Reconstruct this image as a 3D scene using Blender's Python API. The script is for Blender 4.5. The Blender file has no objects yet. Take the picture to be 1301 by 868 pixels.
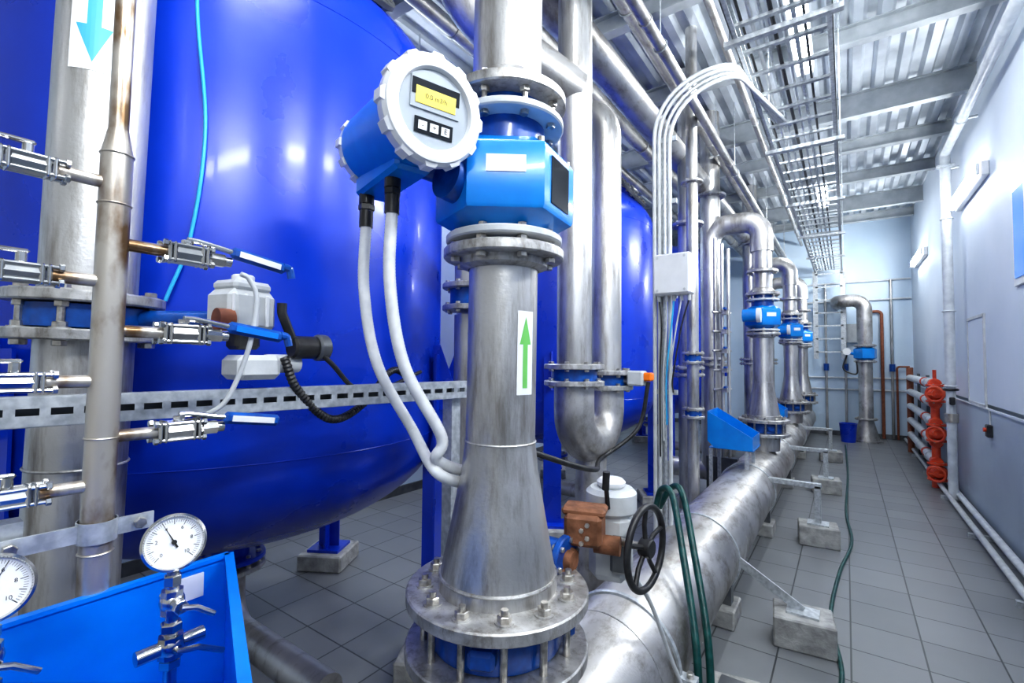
import bpy, math, random
from mathutils import Vector as V, Matrix
random.seed(3)
sc=bpy.context.scene
PI=math.pi
# ------------------------------------------------------------------ materials
def N(nt,t,**k):
    n=nt.nodes.new(t)
    for a,b in k.items(): setattr(n,a,b)
    return n
def mk(name,c1,c2=None,rough=.4,r2=None,metal=0,scale=6,stretch=(1,1,1),bump=0,bscale=60,emit=None,es=0,coat=0,lo=.35,hi=.65,grime=None):
    m=bpy.data.materials.new(name); m.use_nodes=True
    nt=m.node_tree; p=nt.nodes['Principled BSDF']; L=nt.links.new
    p.inputs['Metallic'].default_value=metal; p.inputs['Roughness'].default_value=rough
    p.inputs['Base Color'].default_value=(*c1,1)
    if coat: p.inputs['Coat Weight'].default_value=coat; p.inputs['Coat Roughness'].default_value=.08
    g=N(nt,'ShaderNodeNewGeometry'); mp=N(nt,'ShaderNodeMapping'); mp.inputs['Scale'].default_value=stretch
    L(g.outputs['Position'],mp.inputs['Vector'])
    nz=N(nt,'ShaderNodeTexNoise'); nz.inputs['Scale'].default_value=scale; nz.inputs['Detail'].default_value=6
    L(mp.outputs[0],nz.inputs['Vector'])
    if c2:
        r=N(nt,'ShaderNodeValToRGB'); r.color_ramp.elements[0].position=lo; r.color_ramp.elements[1].position=hi
        r.color_ramp.elements[0].color=(*c1,1); r.color_ramp.elements[1].color=(*c2,1)
        L(nz.outputs['Fac'],r.inputs[0]); out=r.outputs[0]
        if grime:
            n3=N(nt,'ShaderNodeTexNoise'); n3.inputs['Scale'].default_value=grime; n3.inputs['Detail'].default_value=10; n3.inputs['Roughness'].default_value=.7
            mp3=N(nt,'ShaderNodeMapping'); mp3.inputs['Scale'].default_value=(stretch[0]*2.2,stretch[1]*2.2,stretch[2]); L(g.outputs['Position'],mp3.inputs['Vector']); L(mp3.outputs[0],n3.inputs['Vector'])
            r3=N(nt,'ShaderNodeValToRGB'); r3.color_ramp.elements[0].position=.36; r3.color_ramp.elements[1].position=.52
            r3.color_ramp.elements[0].color=(.60,.57,.53,1); r3.color_ramp.elements[1].color=(1,1,1,1); L(n3.outputs['Fac'],r3.inputs[0])
            mm=N(nt,'ShaderNodeMix',data_type='RGBA',blend_type='MULTIPLY');mm.inputs[0].default_value=1
            L(out,mm.inputs[6]);L(r3.outputs[0],mm.inputs[7]);out=mm.outputs[2]
        L(out,p.inputs['Base Color'])
    if r2 is not None:
        mr=N(nt,'ShaderNodeMapRange'); mr.inputs[1].default_value=.3; mr.inputs[2].default_value=.7
        mr.inputs[3].default_value=rough; mr.inputs[4].default_value=r2
        L(nz.outputs['Fac'],mr.inputs[0]); L(mr.outputs[0],p.inputs['Roughness'])
    if bump:
        n2=N(nt,'ShaderNodeTexNoise'); n2.inputs['Scale'].default_value=bscale; n2.inputs['Detail'].default_value=4
        L(g.outputs['Position'],n2.inputs['Vector'])
        b=N(nt,'ShaderNodeBump'); b.inputs['Strength'].default_value=bump; b.inputs['Distance'].default_value=.01
        L(n2.outputs['Fac'],b.inputs['Height']); L(b.outputs[0],p.inputs['Normal'])
    if emit:
        p.inputs['Emission Color'].default_value=(*emit,1); p.inputs['Emission Strength'].default_value=es
    return m
steel=mk('stainless_steel',(.43,.425,.415),(.64,.635,.625),rough=.30,r2=.46,metal=.8,scale=5,stretch=(1,1,.35),bump=.08,bscale=90,grime=7)
steelH=mk('stainless_steel_worn',(.40,.39,.375),(.62,.61,.60),rough=.32,r2=.5,metal=.75,scale=4,stretch=(1,.4,1),bump=.08,bscale=90,grime=6)
chrome=mk('polished_steel',(.50,.50,.49),(.66,.66,.65),rough=.14,r2=.26,metal=1,scale=9)
rusty=mk('stained_steel',(.20,.12,.06),(.56,.52,.46),rough=.3,r2=.4,metal=.75,scale=16,stretch=(1,1,.5),lo=.36,hi=.54)
galv=mk('galvanised_steel',(.42,.45,.47),(.64,.67,.69),rough=.38,r2=.5,metal=.6,scale=45)
flg=mk('flange_steel',(.40,.395,.385),(.64,.635,.625),rough=.34,r2=.5,metal=.7,scale=20,bump=.1,bscale=120,grime=14)
bolt=mk('bolt_steel',(.36,.34,.31),(.66,.63,.58),rough=.28,metal=.9,scale=60)
bluetank=mk('blue_gloss_paint',(.0,.034,.46),(.0,.043,.54),rough=.25,r2=.33,scale=3,coat=.12,bump=.05,bscale=14)
bluevalve=mk('blue_valve_paint',(.0,.05,.26),(.0,.09,.42),rough=.35,scale=30,coat=.3)
bluemeter=mk('light_blue_paint',(.0,.20,.66),(.0,.25,.74),rough=.28,scale=10,coat=.4)
bluetray=mk('azure_plastic',(.0,.16,.68),(.0,.21,.80),rough=.3,scale=5)
white=mk('white_plastic',(.70,.71,.72),(.76,.77,.78),rough=.35,scale=10)
hosew=mk('white_hose',(.66,.67,.68),(.78,.79,.79),rough=.42,scale=30)
paper=mk('label_white',(.80,.81,.83),rough=.4)
black=mk('black_rubber',(.012,.012,.014),(.03,.03,.03),rough=.4,scale=30)
glassblk=mk('dark_glass',(.01,.012,.016),rough=.12)
lcd=mk('display_amber',(.75,.60,.08),rough=.4,emit=(.85,.65,.05),es=.2)
ltgrey=mk('pale_grey_paint',(.48,.50,.51),(.60,.62,.63),rough=.4,scale=12,bump=.1)
arrb=mk('arrow_blue',(.06,.38,.75),rough=.4); arrg=mk('arrow_green',(.16,.50,.12),rough=.4)
conc=mk('concrete',(.27,.27,.26),(.45,.45,.43),rough=.85,scale=14,bump=.5,bscale=45)
rust=mk('rusty_iron',(.13,.05,.02),(.28,.12,.06),rough=.7,scale=25,bump=.3)
red=mk('red_orange_paint',(.62,.05,.015),(.78,.10,.03),rough=.35,scale=20,coat=.3)
green=mk('green_hose',(.0,.04,.038),(.01,.09,.08),rough=.35,scale=30)
cyan=mk('cyan_tube',(.03,.42,.75),rough=.35)
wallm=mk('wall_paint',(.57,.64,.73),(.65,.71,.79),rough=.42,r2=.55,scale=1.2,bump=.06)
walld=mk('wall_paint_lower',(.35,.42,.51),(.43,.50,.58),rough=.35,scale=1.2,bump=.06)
wallb=mk('back_wall_paint',(.56,.70,.84),(.64,.76,.88),rough=.4,scale=1.2)
deckm=mk('roof_deck_steel',(.44,.48,.52),(.64,.68,.72),rough=.36,r2=.5,metal=.45,scale=3)
beamm=mk('beam_paint',(.32,.35,.37),(.44,.47,.49),rough=.5,metal=.2,scale=6)
lamp=mk('lamp_tube',(1,1,1),rough=.4,emit=(.93,.97,1),es=30)
pipew=mk('white_pipe_paint',(.54,.57,.60),(.70,.73,.75),rough=.35,scale=12)
brown=mk('brown_pipe',(.20,.06,.03),(.30,.10,.05),rough=.5,scale=20)
ink=mk('ink_black',(.01,.01,.01),rough=.5)
orange=mk('orange_plastic',(.9,.20,.01),rough=.4)
winb=mk('window_blue',(.03,.16,.55),rough=.2,emit=(.05,.25,.8),es=.4)
grate=mk('dark_grey_metal',(.10,.11,.12),(.18,.19,.2),rough=.4,metal=.5)
recess=mk('recess_grey',(.38,.42,.46),rough=.3)
# tiled floor
fm=bpy.data.materials.new('floor_tiles'); fm.use_nodes=True
nt=fm.node_tree;p=nt.nodes['Principled BSDF'];Lk=nt.links.new
g=N(nt,'ShaderNodeNewGeometry');br=N(nt,'ShaderNodeTexBrick');br.offset=0;br.squash=1
br.inputs['Scale'].default_value=1;br.inputs['Brick Width'].default_value=.33;br.inputs['Row Height'].default_value=.33
br.inputs['Mortar Size'].default_value=.0045;br.inputs['Mortar Smooth'].default_value=.1
br.inputs['Color1'].default_value=(.18,.19,.20,1);br.inputs['Color2'].default_value=(.215,.225,.235,1);br.inputs['Mortar'].default_value=(.05,.055,.06,1)
Lk(g.outputs['Position'],br.inputs['Vector'])
nz=N(nt,'ShaderNodeTexNoise');nz.inputs['Scale'].default_value=3;nz.inputs['Detail'].default_value=8
Lk(g.outputs['Position'],nz.inputs['Vector'])
mx=N(nt,'ShaderNodeMix',data_type='RGBA',blend_type='MULTIPLY');mx.inputs[0].default_value=.6
rp=N(nt,'ShaderNodeValToRGB');rp.color_ramp.elements[0].color=(.6,.6,.6,1);rp.color_ramp.elements[1].color=(1.3,1.3,1.3,1)
Lk(nz.outputs['Fac'],rp.inputs[0]);Lk(br.outputs['Color'],mx.inputs[6]);Lk(rp.outputs[0],mx.inputs[7]);Lk(mx.outputs[2],p.inputs['Base Color'])
mr=N(nt,'ShaderNodeMapRange');mr.inputs[3].default_value=.26;mr.inputs[4].default_value=.5;Lk(nz.outputs['Fac'],mr.inputs[0]);Lk(mr.outputs[0],p.inputs['Roughness'])
bp=N(nt,'ShaderNodeBump');bp.inputs['Strength'].default_value=.4;bp.inputs['Distance'].default_value=.003;bp.invert=True
Lk(br.outputs['Fac'],bp.inputs['Height']);Lk(bp.outputs[0],p.inputs['Normal'])

# ------------------------------------------------------------------ builder
def fr(c,ax):
    ax=V(ax).normalized()
    return Matrix.Translation(V(c))@ax.to_track_quat('Z','Y').to_matrix().to_4x4()
def basis(c,x,y,z):
    m=Matrix.Identity(4)
    for i,a in enumerate((x,y,z)):
        for j in range(3): m[j][i]=a[j]
    m.translation=V(c); return m
class B:
    def __init__(s): s.v=[];s.f=[];s.m=[];s.mats=[]
    def mi(s,m):
        if m not in s.mats: s.mats.append(m)
        return s.mats.index(m)
    def add(s,vs,fs,m):
        o=len(s.v); s.v+= [tuple(x) for x in vs]; k=s.mi(m)
        for f in fs: s.f.append(tuple(i+o for i in f)); s.m.append(k)
    def lathe(s,prof,M,m,seg=32,ph=0):
        vs=[];rings=[]
        for r,z in prof:
            if r<1e-6: rings.append([len(vs)]); vs.append(M@V((0,0,z)))
            else:
                rings.append(list(range(len(vs),len(vs)+seg)))
                for i in range(seg):
                    a=2*PI*i/seg+ph; vs.append(M@V((r*math.cos(a),r*math.sin(a),z)))
        fs=[]
        for A,C in zip(rings,rings[1:]):
            for i in range(seg):
                j=(i+1)%seg
                if len(A)==1 and len(C)==1: continue
                if len(A)==1: fs.append((A[0],C[j],C[i]))
                elif len(C)==1: fs.append((A[i],A[j],C[0]))
                else: fs.append((A[i],A[j],C[j],C[i]))
        s.add(vs,fs,m)
    def cyl(s,p0,p1,r,m,r2=None,seg=32,ph=0,ch=0):
        p0=V(p0);p1=V(p1);L=(p1-p0).length; r2=r if r2 is None else r2
        if ch: pr=[(0,0),(r-ch,0),(r,ch),(r2,L-ch),(r2-ch,L),(0,L)]
        else: pr=[(0,0),(r,0),(r2,L),(0,L)]
        s.lathe(pr,fr(p0,p1-p0),m,seg,ph)
    def hexn(s,c,ax,r,h,m=None):
        ax=V(ax).normalized(); c=V(c); s.cyl(c,c+ax*h,r,m or bolt,seg=6,ph=random.random(),ch=r*.12)
    def sph(s,c,r,m,sc_=(1,1,1),seg=24):
        pr=[(r*math.sin(PI*i/12)*1.0,-r*math.cos(PI*i/12)) for i in range(13)]
        pr[0]=(0,-r);pr[-1]=(0,r)
        M=Matrix.Translation(V(c))@Matrix.Diagonal((*sc_,1)); s.lathe(pr,M,m,seg)
    def box(s,c,size,m,M=None,bev=0):
        x,y,z=[a/2 for a in size]; T=Matrix.Translation(V(c))
        if M is not None: T=T@M.to_4x4()
        b=min(bev,x*.95,y*.95,z*.95)
        if b<=0:
            vs=[(i,j,k) for i in(-x,x) for j in(-y,y) for k in(-z,z)]
            fs=[(0,1,3,2),(4,6,7,5),(0,4,5,1),(2,3,7,6),(0,2,6,4),(1,5,7,3)]
            s.add([T@V(v) for v in vs],fs,m); return
        vs=[];idx={}
        for sx in(-1,1):
            for sy in(-1,1):
                for sz in(-1,1):
                    for ax in range(3):
                        q=[sx*(x-b),sy*(y-b),sz*(z-b)]
                        q[ax]=(sx*x,sy*y,sz*z)[ax]
                        idx[(sx,sy,sz,ax)]=len(vs); vs.append(T@V(q))
        fs=[]
        for ax in range(3):
            o=[a for a in range(3) if a!=ax]
            for sg in(-1,1):
                q=[]
                for a,b2 in((-1,-1),(1,-1),(1,1),(-1,1)):
                    k=[0,0,0];k[ax]=sg;k[o[0]]=a;k[o[1]]=b2;q.append(idx[(*k,ax)])
                fs.append(tuple(q))
        for ax in range(3):
            o=[a for a in range(3) if a!=ax]
            for a in(-1,1):
                for b2 in(-1,1):
                    k0=[0,0,0];k0[o[0]]=a;k0[o[1]]=b2;k1=list(k0);k0[ax]=-1;k1[ax]=1
                    fs.append((idx[(*k0,o[0])],idx[(*k1,o[0])],idx[(*k1,o[1])],idx[(*k0,o[1])]))
        for sx in(-1,1):
            for sy in(-1,1):
                for sz in(-1,1): fs.append(tuple(idx[(sx,sy,sz,a)] for a in range(3)))
        s.add(vs,fs,m)
    def prism(s,poly,M,h,m):
        n=len(poly); vs=[M@V((x,y,0)) for x,y in poly]+[M@V((x,y,h)) for x,y in poly]
        fs=[tuple(range(n))[::-1],tuple(range(n,2*n))]+[(i,(i+1)%n,(i+1)%n+n,i+n) for i in range(n)]
        s.add(vs,fs,m)
    def tube(s,pts,r,m,seg=16,bend=0,corr=0,cap=True):
        pts=[V(p) for p in pts]
        if bend:
            out=[pts[0]]
            for i in range(1,len(pts)-1):
                a,b,c=pts[i-1],pts[i],pts[i+1]
                d1=(a-b).normalized();d2=(c-b).normalized()
                ang=d1.angle(d2)
                if ang>PI-.02: out.append(b); continue
                t=min(bend/math.tan(ang/2),(a-b).length*.499,(c-b).length*.499)
                R=t*math.tan(ang/2); bis=(d1+d2).normalized(); cc=b+bis*(R/math.sin(ang/2))
                s0=b+d1*t-cc; s1=b+d2*t-cc; tot=s0.angle(s1); k=max(4,int(tot/.13))
                axx=s0.cross(s1).normalized()
                for q in range(k+1): out.append(cc+Matrix.Rotation(tot*q/k,3,axx)@s0)
            out.append(pts[-1]); pts=out
        n=len(pts); T=[]
        for i in range(n):
            a=pts[max(i-1,0)];b=pts[min(i+1,n-1)]; T.append((b-a).normalized())
        u=T[0].orthogonal().normalized(); vs=[];
        for i in range(n):
            u=(u-T[i]*u.dot(T[i])).normalized(); w=T[i].cross(u)
            rr=r*(1+corr*(1 if i%2 else -1))
            for k in range(seg):
                a=2*PI*k/seg; vs.append(pts[i]+u*math.cos(a)*rr+w*math.sin(a)*rr)
        fs=[]
        for i in range(n-1):
            for k in range(seg):
                j=(k+1)%seg; fs.append((i*seg+k,i*seg+j,(i+1)*seg+j,(i+1)*seg+k))
        if cap: fs.append(tuple(range(seg))[::-1]); fs.append(tuple(range((n-1)*seg,n*seg)))
        s.add(vs,fs,m)
    def spline(s,pts,r,m,seg=12,n=12,corr=0,step=None):
        P=[V(p) for p in pts]; P=[P[0]*2-P[1]]+P+[P[-1]*2-P[-2]]; out=[]
        for i in range(1,len(P)-2):
            for k in range(n):
                t=k/n; a,b,c,d=P[i-1:i+3]
                out.append(.5*((2*b)+(c-a)*t+(2*a-5*b+4*c-d)*t*t+(3*b-a-3*c+d)*t**3))
        out.append(P[-2])
        if step:
            q=[out[0]];acc=0
            for a,b in zip(out,out[1:]):
                L=(b-a).length;pos=step-acc
                while pos<=L: q.append(a+(b-a)*(pos/L)); pos+=step
                acc=(acc+L)%step
            out=q
        s.tube(out,r,m,seg,corr=corr)
    def torus(s,c,ax,R,r,m,seg=40,s2=10):
        M=fr(c,ax); vs=[];fs=[]
        for i in range(seg):
            a=2*PI*i/seg
            for k in range(s2):
                b=2*PI*k/s2; q=R+r*math.cos(b); vs.append(M@V((q*math.cos(a),q*math.sin(a),r*math.sin(b))))
        for i in range(seg):
            for k in range(s2):
                i2=(i+1)%seg;k2=(k+1)%s2; fs.append((i*s2+k,i2*s2+k,i2*s2+k2,i*s2+k2))
        s.add(vs,fs,m)
    def flange(s,c,ax,R,t,n=8,bs=.012,m=None,bc=.82,studs=0,side=0,hub=0,ph=.2):
        """disc centred on c; bolts on both sides (or one)"""
        ax=V(ax).normalized(); c=V(c); ch=min(.004,t*.25)
        M=fr(c-ax*t/2,ax)
        s.lathe([(0,0),(R-ch,0),(R,ch),(R,t-ch),(R-ch,t),(0,t)],M,m or flg,48 if R>.1 else 28)
        for i in range(n):
            a=2*PI*i/n+ph; q=M@V((R*bc*math.cos(a),R*bc*math.sin(a),0))
            if side<=0: s.hexn(q,-ax,bs,bs*.95)
            if side>=0:
                s.cyl(q+ax*t,q+ax*(t+bs*.18),bs*1.35,m or flg,seg=16);s.hexn(q+ax*t,ax,bs,bs*1.05)
                if studs: s.cyl(q+ax*t,q+ax*(t+bs*1.7),bs*.5,bolt,seg=10)
    def text(s,body,M,size,m):
        cu=bpy.data.curves.new('t','FONT');cu.body=body;cu.size=size;cu.align_x='CENTER';cu.align_y='CENTER'
        o=bpy.data.objects.new('t',cu);sc.collection.objects.link(o)
        dg=bpy.context.evaluated_depsgraph_get();me=o.evaluated_get(dg).to_mesh()
        s.add([M@v.co for v in me.vertices],[tuple(pp.vertices) for pp in me.polygons],m)
        bpy.data.objects.remove(o)
    def patch(s,c,R,a0,a1,z0,z1,m,poly=None,n=10):
        """label wrapped on a vertical cylinder at c=(x,y)"""
        if poly is None: poly=[[(0,0),(1,0),(1,1),(0,1)]]
        K=12
        for q in poly:
            for i in range(K):
                xa,xb=i/K,(i+1)/K
                def clip(P,x,keep):
                    o=[]
                    for k in range(len(P)):
                        a=P[k];b2=P[(k+1)%len(P)]
                        ia=(a[0]>=x-1e-9) if keep else (a[0]<=x+1e-9); ib=(b2[0]>=x-1e-9) if keep else (b2[0]<=x+1e-9)
                        if ia: o.append(a)
                        if ia!=ib:
                            t=(x-a[0])/(b2[0]-a[0]); o.append((x,a[1]+t*(b2[1]-a[1])))
                    return o
                P=clip(q,xa,True)
                if len(P)>2: P=clip(P,xb,False)
                if len(P)>2: s.add([(c[0]+R*math.cos(a0+(a1-a0)*x),c[1]+R*math.sin(a0+(a1-a0)*x),z0+(z1-z0)*y) for x,y in P],[tuple(range(len(P)))],m)
    def fin(s,name,lean=None):
        if lean:
            pv,ang=lean; T=Matrix.Translation(V(pv)); RM=T@Matrix.Rotation(ang,4,V((-.5767,.817,0)))@T.inverted()
            s.v=[tuple(RM@V(v)) for v in s.v]
        co=[V(v) for v in s.v]; lo=V((min(c[i] for c in co) for i in range(3)));hi=V((max(c[i] for c in co) for i in range(3)))
        ctr=(lo+hi)/2; ctr.z=lo.z
        me=bpy.data.meshes.new(name); me.from_pydata([tuple(c-ctr) for c in co],[],s.f)
        for m in s.mats: me.materials.append(m)
        me.polygons.foreach_set('material_index',s.m); me.update()
        me.polygons.foreach_set('use_smooth',[True]*len(me.polygons))
        try: me.set_sharp_from_angle(angle=math.radians(32))
        except Exception: pass
        o=bpy.data.objects.new(name,me); o.location=ctr; sc.collection.objects.link(o); return o
Z=(0,0,1);X=(1,0,0);Y=(0,1,0)
# ------------------------------------------------------------------ room shell
WX=1.12; LX=-4.3; BY=12.5; FY=-2.2; CZ=4.62
b=B();b.box(((WX+LX)/2,(BY+FY)/2,-.05),(WX-LX+.4,BY-FY+.4,.1),fm);b.fin('floor')
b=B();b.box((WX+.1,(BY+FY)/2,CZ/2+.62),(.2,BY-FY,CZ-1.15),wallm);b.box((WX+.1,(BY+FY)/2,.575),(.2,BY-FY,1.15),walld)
b.fin('wall_right')
b=B();b.box((LX-.1,(BY+FY)/2,CZ/2+.05),(.2,BY-FY,CZ+.1),wallb);b.fin('wall_left')
b=B();b.box(((WX+LX)/2,BY+.1,CZ/2+.05),(WX-LX+.4,.2,CZ+.1),wallb);b.fin('wall_back')
b=B();b.box((LX+.01,(BY+FY)/2,.05),(.02,BY-FY,.1),grate);b.fin('baseboard_left')
b=B();b.box(((WX+LX)/2,BY-.01,.05),(WX-LX,.02,.1),grate);b.fin('baseboard_back')
# corrugated deck
b=B();pr=[];x=LX
while x<WX: pr+=[(x,0),(x+.07,0),(x+.10,.06),(x+.17,.06)]; x+=.20
vs=[];fs=[]
for (xx,zz) in pr:
    vs+=[(xx,FY,CZ+zz),(xx,BY,CZ+zz)]
for i in range(len(pr)-1): fs.append((2*i,2*i+1,2*i+3,2*i+2))
b.add(vs,fs,deckm); b.box(((WX+LX)/2,(BY+FY)/2,CZ+.12),(WX-LX+.4,BY-FY,.06),deckm); b.fin('ceiling')
yb=-1.6;k=0
while yb<BY:
    b=B();h=.16 if k%3 else .26; w=.10
    b.box(((WX+LX)/2,yb,CZ-.006),(WX-LX,w,.012),beamm);b.box(((WX+LX)/2,yb,CZ-h/2),(WX-LX,.012,h),beamm);b.box(((WX+LX)/2,yb,CZ-h),(WX-LX,w,.014),beamm)
    b.fin('ceiling_beam'); yb+=1.35;k+=1
# ------------------------------------------------------------------ tanks
TR=1.108
def tank(cx,cy):
    b=B(); z0,z1,d=1.22,3.0,.55
    pr=[(0,z0-d)]
    for i in range(1,19): a=PI/2*i/18; pr.append((TR*math.sin(a),z0-d*math.cos(a)))
    for i in range(1,9): pr.append((TR,z0+(z1-z0)*i/8))
    for i in range(17,0,-1): a=PI/2*i/18; pr.append((TR*math.sin(a),z1+d*math.cos(a)))
    pr.append((0,z1+d))
    b.lathe(pr,Matrix.Translation((cx,cy,0)),bluetank,120)
    for zz_ in(z0,z1-.02): b.torus((cx,cy,zz_),Z,TR-.0005,.0025,bluetank,120,6)
    for ang in(30,120,210,300):
        a=math.radians(ang);ux=V((math.cos(a),math.sin(a),0));c=V((cx,cy,0))+ux*(TR+.03)
        R=Matrix.Rotation(a,3,'Z')
        b.box(c+V((0,0,.87)),(.012,.16,1.5),bluetank,R); b.box(c+V((0,0,.87))+ux*-.04,(.08,.012,1.5),bluetank,R)
        b.box(c+V((0,0,.13)),(.22,.24,.02),bluetank,R)
        tt=Matrix.Translation(c+V((0,0,1.45)))@R.to_4x4()@Matrix.Rotation(PI/2,4,'X')
        b.prism([(-.09,-.12),(.13,-.12),(.006,.22),(-.09,.22)],tt,.014,bluetank)
        b.box(c+V((0,0,.06)),(.34,.34,.12),conc,R,.01)
    # bottom nozzle
    b.cyl((cx,cy,.52),(cx,cy,.72),.09,bluetank)
    b.flange((cx,cy,.52),Z,.17,.025,10,.012,bluetank);b.flange((cx,cy,.47),Z,.17,.025,10,.012)
    b.tube([(cx,cy,.47),(cx,cy,.16),(cx+.9,cy,.16)],.075,steelH,24,bend=.14)
    # manhole on shoulder
    n=V((.80,.03,.60)).normalized()
    c=V((cx+.87,cy+.05,3.34))
    b.cyl(c-n*.1,c+n*.05,.16,bluetank);b.flange(c+n*.06,n,.21,.03,16,.013,grate);
    b.torus(c+n*.10,n,.05,.01,steel)
    # fittings on top
    b.cyl((cx,cy,3.5),(cx,cy,3.75),.09,bluetank);b.flange((cx,cy,3.75),Z,.17,.03,10,.012)
    return b
for cy in(1.25,4.7,8.15): tank(-2.74,cy).fin('water_tank')
b=B();b.spline([(-1.80,.66,3.2),(-1.80,.66,2.8),(-1.77,.685,2.38),(-1.79,.66,2.01),(-1.81,.60,1.78)],.006,cyan);b.fin('air_tube')
# ------------------------------------------------------------------ big collector pipe
PX,PZ,PR=-.79,.37,.24
b=B();b.lathe([(0,-.05),(.12,-.03),(.2,.01),(PR,.08),(PR,BY-.8)],Matrix.Translation((PX,.62,PZ))@Matrix.Rotation(-PI/2,4,'X'),steelH,72)
for yy in(1.75,3.5,5.2,7.0,8.6,10.2): b.torus((PX,yy,PZ),Y,PR,.004,flg,72,6)
b.torus((PX,1.92,PZ),Y,PR+.004,.012,galv,72,6);b.box((PX+PR+.03,1.92,PZ),(.08,.05,.02),galv);b.hexn((PX+PR+.045,1.92,PZ+.01),Z,.014,.02)
b.fin('collector_pipe')
# supports with concrete blocks
def support(y,near=True):
    b=B()
    b.box((PX,y,.055),(.46,.24,.11),conc,bev=.008)
    b.prism([(-.2,0),(.2,0),(.2,.11),(.12,.06),(0,.03),(-.12,.06),(-.2,.11)],Matrix.Translation((PX,y+.04,.11))@Matrix.Rotation(PI/2,4,'X'),.08,grate)
    b.torus((PX,y,PZ),Y,PR+.004,.008,galv,72,6); b.fin('concrete_pipe_cradle')
    b=B()
    b.box((-.22,y,.085),(.30,.24,.17),conc,Matrix.Rotation(.12,3,'Z'),.008)
    if near:
        p0=V((-.22,y,.18));p1=V((PX+PR*.9,y,PZ+.02));d=p1-p0
        b.box((p0+p1)/2,(.012,.05,d.length),galv,fr((0,0,0),d).to_3x3());b.box((p0+p1)/2+V((0,.025,0)),(.05,.006,d.length),galv,fr((0,0,0),d).to_3x3())
        b.box((-.22,y,.176),(.16,.12,.012),galv)
    else:
        b.box((-.22,y,.33),(.05,.05,.34),galv,bev=.003);b.box((-.22,y,.176),(.16,.14,.012),galv);b.box((-.40,y,.50),(.42,.05,.045),galv,bev=.003)
    b.fin('pipe_support')
support(3.2,True);support(5.0,False);support(7.0,False);support(9.2,False)
# ------------------------------------------------------------------ flow station
def column(cx,cy,top,seg=64):
    b=B()
    b.lathe([(.16,.60),(.165,.80)],Matrix.Translation((cx,cy,0)),steel,seg)
    b.lathe([(.172,.94),(.17,.97),(.135,1.15),(.112,1.28),(.104,1.35),(.102,1.37),(.102,1.88)],Matrix.Translation((cx,cy,0)),steel,seg)
    b.torus((cx,cy,.985),Z,.168,.005,flg,seg,6);b.torus((cx,cy,1.36),Z,.1035,.003,flg,seg,6)
    b.flange((cx,cy,.93),Z,.262,.035,12,.019,side=1,bc=.80,studs=1);b.flange((cx,cy,.78),Z,.262,.035,12,.019,side=-1,bc=.80)
    b.lathe([(.105,1.86),(.13,1.87),(.13,1.89)],Matrix.Translation((cx,cy,0)),flg,seg)
    b.flange((cx,cy,1.905),Z,.178,.03,8,.015)
    b.flange((cx,cy,2.36),Z,.178,.032,8,.015)
    b.lathe([(.13,2.37),(.125,2.40),(.103,2.43),(.102,top)],Matrix.Translation((cx,cy,0)),steel,seg)
    return b
def valve(cx,cy):
    b=B();b.lathe([(.17,.797),(.185,.80),(.19,.815),(.19,.895),(.185,.91),(.17,.913)],Matrix.Translation((cx,cy,0)),bluevalve,64)
    for i in range(12):
        a=2*PI*i/12+.2;b.cyl((cx+.21*math.cos(a),cy+.21*math.sin(a),.797),(cx+.21*math.cos(a),cy+.21*math.sin(a),.913),.010,bolt,seg=10)
        if i%3==0: b.box((cx+.2*math.cos(a+.26),cy+.2*math.sin(a+.26),.855),(.05,.07,.05),bluevalve,Matrix.Rotation(a+.26,3,'Z'),.01)
    return b
def meter(cx,cy,head=True):
    b=B(); T=Matrix.Translation((cx,cy,0)); ph=math.atan2(-.80,.60)-PI/6
    b.lathe([(.10,1.94),(.13,1.965),(.145,1.97),(.20,2.0),(.205,2.01),(.205,2.17),(.20,2.18),(.14,2.215),(.10,2.23)],T,bluemeter,6,ph)
    for z in(1.935,2.28): b.flange((cx,cy,z+.012),Z,.172,.022,8,.013,ltgrey)
    b.cyl((cx,cy,1.92),(cx,cy,2.36),.115,bluevalve)
    for i in range(8):
        a=2*PI*i/8+.2
        b.cyl((cx+.146*math.cos(a),cy+.146*math.sin(a),2.29),(cx+.146*math.cos(a),cy+.146*math.sin(a),2.36),.008,bolt,seg=8)
    # faces
    ap=.205*math.cos(PI/6)
    def face(k,w,h,mm,z=2.09,off=0):
        a=ph+PI/6+k*PI/3;n=V((math.cos(a),math.sin(a),0));t=V((-math.sin(a),math.cos(a),0))
        b.box(V((cx,cy,z))+n*(ap+.001)+t*off,(.004,w,h),mm,Matrix.Rotation(a,3,'Z'))
    face(0,.105,.045,paper,2.115);face(1,.12,.13,glassblk)
    for k in range(6):
        a=ph+k*PI/3; b.cyl((cx+.185*math.cos(a),cy+.185*math.sin(a),2.17),(cx+.185*math.cos(a),cy+.185*math.sin(a),2.195),.01,bolt,seg=8)
    return b
C1=(-.832,1.128);LN=((C1[0],C1[1],1.7),.010)
b=column(*C1,CZ);
va=math.atan2(-C1[1],-C1[0])   # towards aisle viewer side
b.patch(C1,.1035,va+.42,va+.98,1.50,1.735,paper)
b.patch(C1,.1042,va+.42,va+.98,1.50,1.735,arrg,poly=[[(.32,.08),(.62,.08),(.62,.6),(.32,.6)],[(.12,.6),(.84,.6),(.48,.93)]])
b.fin('flow_pipe_column',LN)
valve(*C1).fin('butterfly_valve',LN)
b=meter(*C1)
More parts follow.
